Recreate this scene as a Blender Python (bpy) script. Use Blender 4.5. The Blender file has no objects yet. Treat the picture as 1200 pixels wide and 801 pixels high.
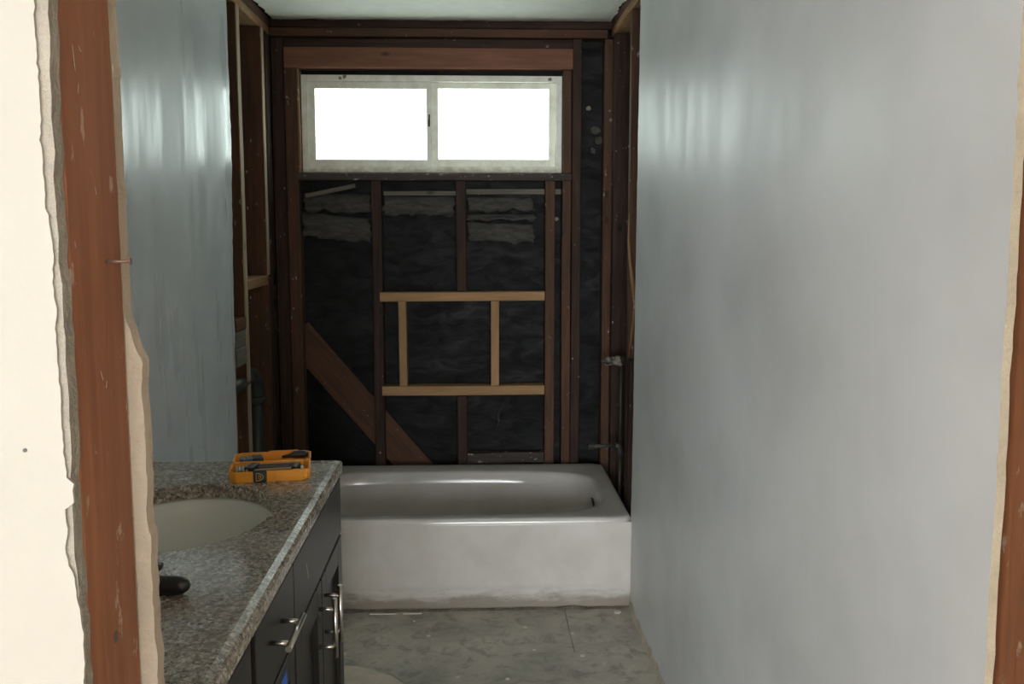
import bpy, bmesh, math, random
from mathutils import Vector, Matrix, noise
random.seed(7)
scene = bpy.context.scene
C = scene.collection

# ------------------------------------------------------------------ camera
cam_d = bpy.data.cameras.new('camera')
cam_d.sensor_width = 36.0
cam_d.lens = 36.0 * 1120.0 / 1200.0
cam_d.clip_start = 0.02
cam = bpy.data.objects.new('camera', cam_d)
C.objects.link(cam)
yc = Vector((-0.03899, -0.11740, 0.99232))          # world +Y seen in camera axes (right, down, forward)
zc = Vector((0.0, -0.99308, -0.11748))
xc = yc.cross(zc)
if xc.x < 0: xc = -xc
right = Vector((xc.x, yc.x, zc.x)); down = Vector((xc.y, yc.y, zc.y)); fwd = Vector((xc.z, yc.z, zc.z))
R = Matrix((right, -down, -fwd)).transposed().to_4x4()
cam.matrix_world = Matrix.Translation((0, 0, 1.44)) @ R
scene.camera = cam

# ------------------------------------------------------------------ sky and daylight
world = bpy.data.worlds.new('sky'); scene.world = world
world.use_nodes = True
wb = world.node_tree.nodes['Background']
wb.inputs[0].default_value = (0.93, 0.97, 1.0, 1)
wb.inputs[1].default_value = 10.5

def portal(name, loc, rot, sx, sy):
    d = bpy.data.lights.new(name, 'AREA'); d.shape = 'RECTANGLE'; d.size = sx; d.size_y = sy
    d.cycles.is_portal = True
    o = bpy.data.objects.new(name, d); C.objects.link(o); o.location = loc; o.rotation_euler = rot
    return o
PI = math.pi
portal('sky_portal', (-0.19, 4.50, 1.91), (-PI/2, 0, 0), 1.15, 0.42)      # the bathroom window
portal('sky_portal', (-1.10, -4.99, 1.30), (PI/2, 0, 0), 4.2, 2.0)         # unseen window added behind the camera, sized to light the bathroom

scene.view_settings.view_transform = 'Standard'
scene.view_settings.look = 'None'
scene.view_settings.gamma = 1.0
scene.view_settings.exposure = 1.1
scene.view_settings.use_curve_mapping = False
scene.cycles.use_denoising = True
scene.cycles.max_bounces = 10
scene.cycles.diffuse_bounces = 6
scene.cycles.sample_clamp_indirect = 8.0

# ------------------------------------------------------------------ materials
def srgb(r, g, b):
    f = lambda c: (c/255/12.92) if c/255 <= 0.04045 else ((c/255+0.055)/1.055)**2.4
    return (f(r), f(g), f(b), 1)

class NT:
    def __init__(s, name):
        s.m = bpy.data.materials.new(name); s.m.use_nodes = True
        s.t = s.m.node_tree; s.b = s.t.nodes['Principled BSDF']
        s.tc = s.n('ShaderNodeTexCoord')
    def n(s, k, **kw):
        x = s.t.nodes.new(k)
        for a, v in kw.items(): setattr(x, a, v)
        return x
    def l(s, a, b): s.t.links.new(a, b)
    def coords(s, scale=(1, 1, 1), per_object=False):
        mp = s.n('ShaderNodeMapping'); mp.inputs['Scale'].default_value = scale
        src = s.tc.outputs['Object']
        if per_object:
            oi = s.n('ShaderNodeObjectInfo')
            ad = s.n('ShaderNodeVectorMath', operation='MULTIPLY_ADD')
            ad.inputs[1].default_value = (17.3, 9.1, 23.7)
            cx = s.n('ShaderNodeCombineXYZ')
            for i in range(3): s.l(oi.outputs['Random'], cx.inputs[i])
            s.l(cx.outputs[0], ad.inputs[0]); s.l(src, ad.inputs[2]); src = ad.outputs[0]
        s.l(src, mp.inputs['Vector']); return mp.outputs[0]
    def noise(s, vec, scale, detail=4, rough=0.55, dist=0.0):
        x = s.n('ShaderNodeTexNoise'); x.inputs['Scale'].default_value = scale
        x.inputs['Detail'].default_value = detail; x.inputs['Roughness'].default_value = rough
        x.inputs['Distortion'].default_value = dist
        s.l(vec, x.inputs['Vector']); return x.outputs['Fac']
    def voro(s, vec, scale, feature='F1', out='Distance'):
        x = s.n('ShaderNodeTexVoronoi', feature=feature); x.inputs['Scale'].default_value = scale
        s.l(vec, x.inputs['Vector']); return x.outputs[out]
    def ramp(s, fac, stops, interp='LINEAR'):
        x = s.n('ShaderNodeValToRGB'); x.color_ramp.interpolation = interp
        e = x.color_ramp.elements
        while len(e) < len(stops): e.new(0.5)
        for i, (p, c) in enumerate(stops):
            e[i].position = p; e[i].color = c if len(c) == 4 else (*c, 1)
        s.l(fac, x.inputs[0]); return x.outputs[0]
    def mix(s, fac, a, b, mode='MIX'):
        x = s.n('ShaderNodeMix', data_type='RGBA', blend_type=mode)
        for sock, v in ((x.inputs[0], fac), (x.inputs[6], a), (x.inputs[7], b)):
            if hasattr(v, 'is_output'): s.l(v, sock)
            else: sock.default_value = v
        return x.outputs[2]
    def math(s, op, a, b=0.0):
        x = s.n('ShaderNodeMath', operation=op)
        for i, v in enumerate((a, b)):
            if hasattr(v, 'is_output'): s.l(v, x.inputs[i])
            else: x.inputs[i].default_value = v
        return x.outputs[0]
    def bump(s, h, strength=0.3, dist=0.01):
        x = s.n('ShaderNodeBump'); x.inputs['Strength'].default_value = strength
        x.inputs['Distance'].default_value = dist
        s.l(h, x.inputs['Height']); s.l(x.outputs[0], s.b.inputs['Normal'])
    def col(s, v):
        if hasattr(v, 'is_output'): s.l(v, s.b.inputs['Base Color'])
        else: s.b.inputs['Base Color'].default_value = v
    def rough(s, v):
        if hasattr(v, 'is_output'): s.l(v, s.b.inputs['Roughness'])
        else: s.b.inputs['Roughness'].default_value = v

B3 = lambda v: (v, v, v, 1)
def wood(name, light, dark, specks=0.0, speck_col=(0.5, 0.48, 0.44, 1), rough=0.75, spec=0.25):
    t = NT(name)
    v = t.coords((1, 1, 0.06), True)
    g = t.noise(v, 70, 5, 0.6, 0.4)
    big = t.noise(t.coords((1, 1, 0.25), True), 9, 3, 0.6)
    c = t.ramp(g, [(0.3, dark), (0.7, light)])
    c = t.mix(t.ramp(big, [(0.35, B3(0.0)), (0.75, B3(0.55))]), c, tuple(x*0.55 for x in dark[:3])+(1,))
    kn = t.voro(t.coords((1, 1, 0.45), True), 7)
    c = t.mix(t.ramp(kn, [(0.03, B3(0.85)), (0.09, B3(0.0))]), c, tuple(x*0.3 for x in dark[:3])+(1,))
    if specks > 0:
        sp = t.noise(t.coords((1, 1, 0.55), True), 42, 4, 0.65)
        c = t.mix(t.ramp(sp, [(0.69-specks, B3(0)), (0.74-specks, B3(0.75))]), c, speck_col)
    t.col(c); t.rough(rough); t.b.inputs['Specular IOR Level'].default_value = spec
    t.bump(g, 0.25, 0.004)
    return t.m

def plain(name, c, rough=0.5, metal=0.0, spec=0.5, bump=None, var=0.0):
    t = NT(name)
    if var:
        nn = t.noise(t.coords((1, 1, 1), True), 14, 5, 0.65)
        t.col(t.ramp(nn, [(0.3, tuple(x*(1-var) for x in c[:3])+(1,)), (0.7, c)]))
    else:
        t.col(c)
    t.rough(rough); t.b.inputs['Metallic'].default_value = metal
    t.b.inputs['Specular IOR Level'].default_value = spec
    if bump: t.bump(t.noise(t.coords(), bump[0], 4, 0.6), bump[1], bump[2])
    return t.m

M = {}
M['old'] = wood('old_red_brown_framing', (0.155, 0.067, 0.037, 1), (0.07, 0.045, 0.029, 1), 0.03)
M['dark'] = wood('dark_old_framing', (0.075, 0.041, 0.028, 1), (0.032, 0.019, 0.014, 1), 0.02)
M['header'] = wood('header_wood', (0.27, 0.125, 0.080, 1), (0.19, 0.085, 0.054, 1), 0.0)
M['jamb'] = wood('jamb_wood', (0.30, 0.120, 0.054, 1), (0.21, 0.078, 0.034, 1), 0.06, (0.42, 0.30, 0.22, 1), 0.6)
M['tan'] = wood('tan_wood', (0.40, 0.24, 0.12, 1), (0.25, 0.13, 0.06, 1), 0.05, (0.55, 0.5, 0.42, 1))
M['new'] = wood('new_pine', (0.50, 0.31, 0.16, 1), (0.37, 0.21, 0.10, 1), 0.0)
M['greywood'] = wood('grey_weathered_wood', (0.22, 0.20, 0.16, 1), (0.13, 0.115, 0.09, 1), 0.0)
M['sillwood'] = wood('dusty_sill_wood', (0.10, 0.08, 0.07, 1), (0.05, 0.038, 0.032, 1), 0.07)

def drywall_paint(name, c, rough0, rough1, bumpk, bands=(2.2, 2.2, 0.7)):
    t = NT(name)
    st = t.noise(t.coords(bands), 3.2, 3, 0.5)           # vertical roller bands
    cloud = t.noise(t.coords((1, 1, 1)), 2.3, 3, 0.5)
    mixr = t.math('MULTIPLY', st, 0.7)
    mixr = t.math('ADD', mixr, t.math('MULTIPLY', cloud, 0.3))
    t.rough(t.ramp(mixr, [(0.36, B3(rough0)), (0.62, B3(rough1))]))
    smear = t.noise(t.coords((0.9, 0.9, 1.1)), 2.0, 4, 0.55)
    cc = t.ramp(smear, [(0.36, tuple(x*0.86 for x in c[:3])+(1,)), (0.58, c)])
    sc = t.noise(t.coords((1.5, 1.5, 0.5)), 26, 3, 0.7)
    cc = t.mix(t.ramp(sc, [(0.73, B3(0)), (0.76, B3(0.5))]), cc, (0.75, 0.76, 0.74, 1))
    t.col(cc)
    t.b.inputs['Specular IOR Level'].default_value = 0.28
    h = t.noise(t.coords(), 190, 3, 0.6)
    h2 = t.noise(t.coords((1, 1, 0.8)), 9, 2, 0.5)
    hh = t.math('ADD', t.math('MULTIPLY', h, 0.25), h2)
    t.bump(hh, bumpk, 0.004)
    return t.m
M['paint_l'] = drywall_paint('slate_grey_satin_paint', (0.64, 0.685, 0.70, 1), 0.22, 0.50, 0.12, (3.4, 3.4, 0.5))
M['paint_r'] = drywall_paint('light_grey_satin_paint', (0.71, 0.725, 0.725, 1), 0.38, 0.49, 0.10)
M['gypsum'] = plain('broken_gypsum', (0.58, 0.52, 0.42, 1), 0.95, bump=(90, 0.8, 0.004), var=0.35)
M['cream_edge'] = plain('cream_plaster_edge', (0.40, 0.33, 0.25, 1), 0.9, bump=(60, 0.7, 0.004), var=0.22)
M['tan_edge'] = plain('tan_drywall_edge', (0.33, 0.275, 0.19, 1), 0.95, bump=(90, 0.8, 0.004), var=0.3)
M['greyplaster'] = plain('grey_plaster_core', (0.30, 0.27, 0.22, 1), 0.95, bump=(80, 1.0, 0.005), var=0.35)
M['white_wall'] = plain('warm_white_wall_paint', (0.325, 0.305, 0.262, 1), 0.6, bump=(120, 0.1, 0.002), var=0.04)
M['room_white'] = plain('room_white_paint', (0.72, 0.70, 0.64, 1), 0.8)
M['room_floor'] = plain('room_oak_floor', (0.30, 0.19, 0.10, 1), 0.5)
M['ceil'] = plain('ceiling_paint', (0.85, 0.87, 0.80, 1), 0.7, bump=(60, 0.15, 0.003), var=0.08)
M['smudge'] = plain('pencil_smudge', (0.35, 0.32, 0.27, 1), 0.9)
M['black'] = plain('deep_dark_filler', (0.012, 0.011, 0.010, 1), 0.9, spec=0.1)

t = NT('black_building_felt')
n1 = t.noise(t.coords((1, 1, 2.2)), 9, 5, 0.6, 1.0)
t.col(t.ramp(n1, [(0.35, (0.004, 0.004, 0.0038, 1)), (0.75, (0.0085, 0.0083, 0.0078, 1))]))
t.rough(t.ramp(n1, [(0.3, B3(0.75)), (0.7, B3(0.5))])); t.bump(n1, 0.28, 0.010)
t.b.inputs['Specular IOR Level'].default_value = 0.22
M['felt'] = t.m
t = NT('torn_building_paper')
n1 = t.noise(t.coords((1, 1, 3), True), 16, 5, 0.65, 0.6)
t.col(t.ramp(n1, [(0.3, (0.028, 0.026, 0.022, 1)), (0.55, (0.065, 0.061, 0.052, 1)), (0.8, (0.12, 0.108, 0.09, 1))]))
t.rough(0.8); t.bump(n1, 0.6, 0.01)
M['tornpaper'] = t.m

t = NT('speckled_granite')
v = t.coords((1, 1, 1))
ca = t.voro(v, 210, out='Color')
sep = t.n('ShaderNodeSeparateColor'); t.l(ca, sep.inputs[0])
base = t.ramp(sep.outputs[0], [(0.0, (0.26, 0.21, 0.16, 1)), (0.35, (0.34, 0.29, 0.225, 1)), (0.62, (0.42, 0.38, 0.31, 1)), (0.85, (0.56, 0.53, 0.46, 1))], 'CONSTANT')
n1 = t.noise(t.coords((1, 0.8, 1)), 95, 4, 0.65, 0.5)
base = t.mix(t.ramp(n1, [(0.50, B3(0)), (0.57, B3(0.75))]), base, (0.10, 0.075, 0.055, 1))
n2 = t.noise(t.coords((1, 0.8, 1)), 170, 2, 0.5)
base = t.mix(t.ramp(n2, [(0.60, B3(0)), (0.66, B3(0.9))]), base, (0.035, 0.028, 0.022, 1))
n3 = t.noise(t.coords((1, 0.8, 1)), 110, 3, 0.5)
base = t.mix(t.ramp(n3, [(0.60, B3(0)), (0.68, B3(0.8))]), base, (0.60, 0.58, 0.52, 1))
t.col(base)
dust = t.noise(t.coords(), 5, 4, 0.6)
t.rough(t.ramp(dust, [(0.4, B3(0.13)), (0.65, B3(0.34))]))
M['granite'] = t.m

t = NT('white_enamel')
n1 = t.noise(t.coords(), 6, 5, 0.6)
c = t.ramp(n1, [(0.3, (0.56, 0.53, 0.48, 1)), (0.6, (0.64, 0.61, 0.57, 1))])
sx = t.n('ShaderNodeSeparateXYZ'); t.l(t.tc.outputs['Object'], sx.inputs[0])
n2 = t.noise(t.coords((0.7, 1, 3)), 13, 5, 0.7)
low = t.math('SUBTRACT', 0.085, sx.outputs[2])                      # grime where the old floor met the apron
low = t.math('MULTIPLY', t.math('ADD', t.math('MULTIPLY', low, 9), t.math('SUBTRACT', n2, 0.5)), 1.6)
c = t.mix(t.ramp(low, [(0.15, B3(0)), (0.75, B3(0.75))]), c, (0.20, 0.165, 0.115, 1))
n3 = t.noise(t.coords(), 45, 3, 0.6)
c = t.mix(t.ramp(n3, [(0.72, B3(0)), (0.76, B3(0.5))]), c, (0.16, 0.13, 0.10, 1))
t.col(c); t.rough(t.ramp(n1, [(0.35, B3(0.10)), (0.7, B3(0.22))]))
M['enamel'] = t.m
M['porcelain'] = plain('sink_porcelain', (0.72, 0.73, 0.66, 1), 0.28)

t = NT('stained_subfloor')
n1 = t.noise(t.coords(), 3.0, 6, 0.65, 0.5)
n2 = t.noise(t.coords((1, 1, 1)), 16, 6, 0.7, 0.8)
c = t.ramp(n1, [(0.32, (0.27, 0.255, 0.215, 1)), (0.5, (0.44, 0.41, 0.345, 1)), (0.7, (0.58, 0.545, 0.46, 1))])
c = t.mix(t.ramp(n2, [(0.36, B3(0.6)), (0.5, B3(0))]), c, (0.20, 0.18, 0.15, 1))
c = t.mix(t.ramp(n2, [(0.62, B3(0)), (0.68, B3(0.4))]), c, (0.66, 0.62, 0.54, 1))
t.col(c); t.rough(t.ramp(n1, [(0.3, B3(0.45)), (0.7, B3(0.8))])); t.bump(n2, 0.35, 0.004)
M['subfloor'] = t.m
M['patch'] = plain('pale_underlayment', (0.66, 0.60, 0.48, 1), 0.7, bump=(50, 0.3, 0.003), var=0.25)
M['chip'] = plain('plaster_chip', (0.72, 0.69, 0.6, 1), 0.9, var=0.2)
M['grime'] = plain('grimy_caulk', (0.16, 0.135, 0.10, 1), 0.85, bump=(70, 0.8, 0.004), var=0.6)

t = NT('aged_window_vinyl')
n1 = t.noise(t.coords(), 12, 5, 0.7)
c = t.ramp(n1, [(0.38, (0.76, 0.74, 0.62, 1)), (0.58, (0.88, 0.88, 0.78, 1))])
sx = t.n('ShaderNodeSeparateXYZ'); t.l(t.tc.outputs['Object'], sx.inputs[0])
n2 = t.noise(t.coords((1, 1, 1.5)), 30, 5, 0.7)
low = t.math('ADD', t.math('MULTIPLY', t.math('SUBTRACT', 1.715, sx.outputs[2]), 14), t.math('SUBTRACT', n2, 0.42))
c = t.mix(t.ramp(low, [(0.0, B3(0)), (0.35, B3(0.7))]), c, (0.36, 0.29, 0.18, 1))
t.col(c); t.rough(0.5)
M['vinyl'] = t.m

m = bpy.data.materials.new('window_glass'); m.use_nodes = True
nt = m.node_tree; nt.nodes.clear()
o_ = nt.nodes.new('ShaderNodeOutputMaterial'); mx = nt.nodes.new('ShaderNodeMixShader')
tr = nt.nodes.new('ShaderNodeBsdfTransparent'); gl = nt.nodes.new('ShaderNodeBsdfGlossy'); fr = nt.nodes.new('ShaderNodeFresnel')
tr.inputs[0].default_value = (0.47, 0.50, 0.48, 1); gl.inputs['Roughness'].default_value = 0.05
mx.inputs[0].default_value = 0.05; nt.nodes.remove(fr); nt.links.new(tr.outputs[0], mx.inputs[1]); nt.links.new(gl.outputs[0], mx.inputs[2])
nt.links.new(mx.outputs[0], o_.inputs[0]); M['glass'] = m

M['espresso'] = plain('espresso_lacquer', (0.019, 0.015, 0.013, 1), 0.36, spec=0.28, bump=(25, 0.05, 0.002), var=0.15)
M['espresso_in'] = plain('cabinet_shadow_gap', (0.012, 0.010, 0.010, 1), 0.7)
M['steel'] = plain('brushed_steel', (0.62, 0.58, 0.52, 1), 0.28, 1.0)
M['chrome'] = plain('chrome', (0.75, 0.75, 0.74, 1), 0.12, 1.0)
M['bronze'] = plain('black_faucet_finish', (0.016, 0.015, 0.016, 1), 0.35)
M['galv'] = plain('dull_galvanised_pipe', (0.10, 0.092, 0.08, 1), 0.6, 0.5, var=0.4, bump=(60, 0.4, 0.003))
M['abs'] = plain('black_plastic_pipe', (0.05, 0.052, 0.05, 1), 0.45, var=0.3)
M['orange'] = plain('orange_yellow_plastic', (0.86, 0.34, 0.022, 1), 0.42)
M['yellow'] = plain('yellow_emblem', (0.62, 0.40, 0.06, 1), 0.5)
M['toolblack'] = plain('black_plastic', (0.018, 0.018, 0.02, 1), 0.45)
M['toolgrey'] = plain('grey_tool_steel', (0.16, 0.17, 0.18, 1), 0.4, 0.8)
M['toolblue'] = plain('blue_grey_plastic', (0.16, 0.19, 0.24, 1), 0.5)
M['tape'] = plain('blue_painters_tape', (0.03, 0.14, 0.62, 1), 0.7)
M['rust'] = plain('rusty_nail', (0.26, 0.17, 0.13, 1), 0.55, 0.6, var=0.3)
M['paleedge'] = wood('pale_stud_edge', (0.50, 0.40, 0.27, 1), (0.34, 0.25, 0.16, 1), 0.0)
M['screw'] = plain('dark_screw_head', (0.06, 0.05, 0.045, 1), 0.6)

# ------------------------------------------------------------------ helpers
def link(name, bm, mats, parent=None, smooth=False, loc=None):
    me = bpy.data.meshes.new(name)
    bm.normal_update(); bm.to_mesh(me); bm.free()
    for k in (mats if isinstance(mats, (list, tuple)) else [mats]): me.materials.append(M[k])
    if smooth:
        for p in me.polygons: p.use_smooth = True
    o = bpy.data.objects.new(name, me); C.objects.link(o)
    if loc is not None: o.location = loc
    if parent is not None: o.parent = parent
    return o
def tag(o, label=None, cat=None, group=None, kind=None):
    if label: o['label'] = label
    if cat: o['category'] = cat
    if group: o['group'] = group
    if kind: o['kind'] = kind
    return o
def empty(name, loc=(0, 0, 0), rz=0.0):
    o = bpy.data.objects.new(name, None); C.objects.link(o); o.location = loc; o.rotation_euler = (0, 0, rz)
    o.empty_display_size = 0.05
    return o
def box(bm, x0, x1, y0, y1, z0, z1, mi=0, bev=0.0):
    b = bmesh.new()
    vs = [b.verts.new((x, y, z)) for x in (x0, x1) for y in (y0, y1) for z in (z0, z1)]
    for f in ((0, 1, 3, 2), (4, 6, 7, 5), (0, 4, 5, 1), (2, 3, 7, 6), (0, 2, 6, 4), (1, 5, 7, 3)):
        b.faces.new([vs[i] for i in f])
    if bev > 0:
        bmesh.ops.bevel(b, geom=list(b.edges), offset=bev, segments=2, profile=0.5, affect='EDGES')
    bmesh.ops.recalc_face_normals(b, faces=list(b.faces))
    merge(bm, b, mi)
def merge(bm, b, mi=0, mat=None):
    mp = {}
    for v in b.verts: mp[v] = bm.verts.new((mat @ v.co) if mat else v.co)
    for f in b.faces:
        try:
            nf = bm.faces.new([mp[v] for v in f.verts]); nf.material_index = mi; nf.smooth = f.smooth
        except ValueError: pass
    b.free()
def tube(bm, pts, r, seg=14, mi=0, cap=True, smooth=True):
    pts = [Vector(p) for p in pts]; rs = r if isinstance(r, (list, tuple)) else [r]*len(pts)
    rings = []; up = None
    for i, p in enumerate(pts):
        d = (pts[min(i+1, len(pts)-1)] - pts[max(i-1, 0)]).normalized()
        if up is None:
            up = Vector((0, 0, 1)) if abs(d.z) < 0.9 else Vector((1, 0, 0))
        a = d.cross(up).normalized(); b = a.cross(d).normalized(); up = b
        rings.append([bm.verts.new(p + (a*math.cos(t*2*PI/seg) + b*math.sin(t*2*PI/seg))*rs[i]) for t in range(seg)])
    for k in range(len(rings)-1):
        for t in range(seg):
            f = bm.faces.new((rings[k][t], rings[k][(t+1) % seg], rings[k+1][(t+1) % seg], rings[k+1][t])); f.smooth = smooth; f.material_index = mi
    if cap:
        for rg, fl in ((rings[0], True), (rings[-1], False)):
            f = bm.faces.new(rg[::-1] if fl else rg); f.material_index = mi

# a sawn board: local x = width, local y = thickness (depth), local z = length; every board its own mesh
def board(parent, name, x, y, z, mat, axis='z', bow=0.0012, label=None, tilt=0.0, chip=0.0, hole=None):
    (x0, x1), (y0, y1), (z0, z1) = x, y, z
    cx, cy, cz = (x0+x1)/2, (y0+y1)/2, (z0+z1)/2
    sx, sy, sz = x1-x0, y1-y0, z1-z0
    if axis == 'z': w, d, L, rot = sx, sy, sz, Matrix.Identity(3)
    elif axis == 'x': w, d, L, rot = sz, sy, sx, Matrix.Rotation(PI/2, 3, 'Y')      # local z -> world x
    else: w, d, L, rot = sx, sz, sy, Matrix.Rotation(-PI/2, 3, 'X')                 # local z -> world y
    bm = bmesh.new(); n = max(2, min(16, int(L/0.12)+1)); bv = min(0.003, w*0.12, d*0.12); s0 = random.random()*50
    prof = [(-w/2+bv, -d/2), (w/2-bv, -d/2), (w/2, -d/2+bv), (w/2, d/2-bv), (w/2-bv, d/2), (-w/2+bv, d/2), (-w/2, d/2-bv), (-w/2, -d/2+bv)]
    rings = []
    for i in range(n+1):
        zz = -L/2 + L*i/n
        bx = noise.noise(Vector((s0, zz*1.3, 0)))*bow*2; by = noise.noise(Vector((s0, zz*1.3, 9)))*bow
        rings.append([bm.verts.new((px+bx+random.uniform(-1, 1)*(0.0004+chip), py+by+random.uniform(-1, 1)*(0.0004+chip*0.5), zz)) for px, py in prof])
    for k in range(n):
        for t in range(8): bm.faces.new((rings[k][t], rings[k][(t+1) % 8], rings[k+1][(t+1) % 8], rings[k+1][t]))
    bm.faces.new(rings[0][::-1]); bm.faces.new(rings[-1])
    o = link(name, bm, mat, parent)
    mt = rot.to_4x4(); mt.translation = (cx, cy, cz)
    if tilt: mt = mt @ Matrix.Rotation(tilt, 4, 'Y')
    o.matrix_local = mt
    if label: o['label'] = label
    return o

# flat sheet from an outline in a plane, extruded by thickness; face 0 = painted face material, rim = core
def sheet(name, outline, to3, thick, mats, parent=None, holes=()):
    bm = bmesh.new(); loops = []
    for ring in (outline, *holes):
        a = [bm.verts.new(to3(u, v, 0.0)) for u, v in ring]
        b = [bm.verts.new(to3(u, v, thick)) for u, v in ring]
        loops.append((a, b))
    for side in (0, 1):
        es = []
        for lp in loops:
            vs = lp[side]
            for i in range(len(vs)):
                es.append(bm.edges.get((vs[i], vs[(i+1) % len(vs)])) or bm.edges.new((vs[i], vs[(i+1) % len(vs)])))
        r = bmesh.ops.triangle_fill(bm, use_beauty=True, use_dissolve=False, edges=es)
        for g in r['geom']:
            if isinstance(g, bmesh.types.BMFace): g.material_index = 0 if side == 0 else 1
    for a, b in loops:
        for i in range(len(a)):
            f = bm.faces.new((a[i], a[(i+1) % len(a)], b[(i+1) % len(b)], b[i])); f.material_index = 1
    bmesh.ops.recalc_face_normals(bm, faces=list(bm.faces))
    return link(name, bm, mats, parent)
def jag(p, q, step, amp, seed=0, big=0.0):
    p = Vector(p); q = Vector(q); d = q-p; L = d.length; n = max(2, int(L/step)); nr = Vector((-d.y, d.x))/L
    out = []
    for i in range(n):
        t = (i + random.uniform(-0.3, 0.3)*(0 < i))/n
        a = random.uniform(-1, 1)*amp + big*noise.noise(Vector((seed, t*L*9, 0)))
        if i == 0: a = 0
        out.append(tuple(p + d*t + nr*a))
    return out
def poly(pts_kinds, step, amp, big=0.0):
    out = []
    n = len(pts_kinds)
    for i in range(n):
        p = pts_kinds[i]; q = pts_kinds[(i+1) % n]
        if p[2]: out += jag(p[:2], q[:2], step, amp, i*7.1+random.random()*9, big)
        else: out.append(p[:2])
    return out

CEIL = 2.37
# ------------------------------------------------------------------ SETTING: floor
bm = bmesh.new(); box(bm, -1.02, 0.74, 0.70, 4.52, -0.05, -0.008)
floor = tag(link('floor', bm, 'subfloor'), 'bare stained grey subfloor in front of the bathtub', 'floor', kind='structure')
def panel(x0, x1, y0, y1):
    bm = bmesh.new(); box(bm, x0, x1, y0, y1, -0.008, 0.0, bev=0.0012)
    return link('floor_panel', bm, 'subfloor', floor)
panel(-1.0, 0.335, 3.119, 3.60); panel(0.337, 0.70, 3.119, 3.60)
panel(-1.0, 0.70, 2.0, 3.1175)
panel(-1.0, 0.70, 0.72, 1.996)
pts = []
cx, cy = -0.60, 2.78
for (x, y) in [(-0.20, 2.60), (-0.215, 2.72), (-0.20, 2.82), (-0.225, 2.90), (-0.27, 2.96), (-0.33, 3.005), (-0.40, 3.03), (-0.47, 3.04), (-0.56, 3.07), (-0.66, 3.06), (-0.80, 3.05), (-0.80, 2.60)]:
    pts.append((x+random.uniform(-.006, .006), y+random.uniform(-.006, .006)))
o = sheet('underlayment', pts, lambda u, v, t: (u, v, 0.0045-t), 0.0044, ('patch', 'patch'), floor)
o['label'] = 'pale torn underlayment left on the floor by the cabinet'
# room behind the camera
bm = bmesh.new(); box(bm, -3.4, 2.6, -5.1, 0.70, -0.05, 0.0)
tag(link('floor', bm, 'room_floor'), 'brown wood floor of the room in front of the opening', 'floor', kind='structure')

# ------------------------------------------------------------------ ceiling
out = poly([(-0.875, 0.60, 1), (-0.885, 4.385, 1), (0.615, 4.385, 1), (0.60, 0.60, 0)], 0.035, 0.006, 0.008)
ceiling = sheet('ceiling', out, lambda u, v, t: (u, v, CEIL-0.012+t), 0.012, ('ceil', 'greyplaster'))
tag(ceiling, 'pale greenish white ceiling with broken edges above the framing', 'ceiling', kind='structure')
bm = bmesh.new(); box(bm, -1.04, 0.76, 0.60, 4.56, CEIL+0.001, CEIL+0.05)
link('ceiling_light_block', bm, 'black', ceiling)  # dark slab added over the ceiling to block stray light
bm = bmesh.new(); box(bm, -3.45, 2.65, -5.15, 0.72, 2.42, 2.46)
tag(link('ceiling', bm, 'room_white'), 'white ceiling of the room in front of the opening', 'ceiling', kind='structure')

# ------------------------------------------------------------------ back wall: black felt, with the window hole
WX0, WX1, WZ0, WZ1 = -0.778, 0.402, 1.692, 2.130
bm = bmesh.new(); NX, NZ = 80, 100; grid = {}
fx0, fx1, fz0, fz1 = -1.02, 0.74, -0.02, CEIL
xs = sorted(set([fx0+(fx1-fx0)*i/NX for i in range(NX+1)] + [WX0, WX1]))
zs = sorted(set([fz0+(fz1-fz0)*i/NZ for i in range(NZ+1)] + [WZ0, WZ1]))
for i, x in enumerate(xs):
    for j, z in enumerate(zs):
        a = 0.010*noise.noise(Vector((x*4, z*5, 1))) + 0.003*abs(noise.noise(Vector((x*9+z*6, z*12, 5))))
        grid[i, j] = bm.verts.new((x, 4.492-a, z))
for i in range(len(xs)-1):
    for j in range(len(zs)-1):
        if xs[i] >= WX0-1e-6 and xs[i+1] <= WX1+1e-6 and zs[j] >= WZ0-1e-6 and zs[j+1] <= WZ1+1e-6: continue
        f = bm.faces.new((grid[i, j], grid[i+1, j], grid[i+1, j+1], grid[i, j+1])); f.smooth = True
bmesh.ops.recalc_face_normals(bm, faces=list(bm.faces))
ge = bmesh.ops.extrude_face_region(bm, geom=list(bm.faces))
for v in ge['geom']:
    if isinstance(v, bmesh.types.BMVert): v.co.y = 4.53
wall_back = tag(link('wall_back', bm, 'felt'), 'opened back wall with black building felt showing between bare studs', 'wall', kind='structure')
W = wall_back
FY = 4.40
def stud(x0, x1, z0, z1, mat='dark', y0=FY, y1=4.476, **k): return board(W, 'stud', (x0, x1), (y0, y1), (z0, z1), mat, **k)
board(W, 'top_plate', (-0.90, 0.64), (FY-0.004, 4.476), (2.326, CEIL-0.002), 'dark', 'x')
board(W, 'top_plate', (-0.90, 0.60), (FY-0.012, 4.476), (2.286, 2.323), 'old', 'x')
board(W, 'blocking', (-0.845, 0.45), (FY+0.016, 4.476), (2.243, 2.284), 'dark', 'x')
board(W, 'header', (-0.843, 0.445), (FY-0.004, 4.476), (2.150, 2.241), 'header', 'x', label='wide reddish header beam over the window')
board(W, 'window_sill_plate', (-0.79, 0.443), (FY-0.006, 4.476), (1.658, 1.690), 'sillwood', 'x', label='dusty dark sill plate under the window')
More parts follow.
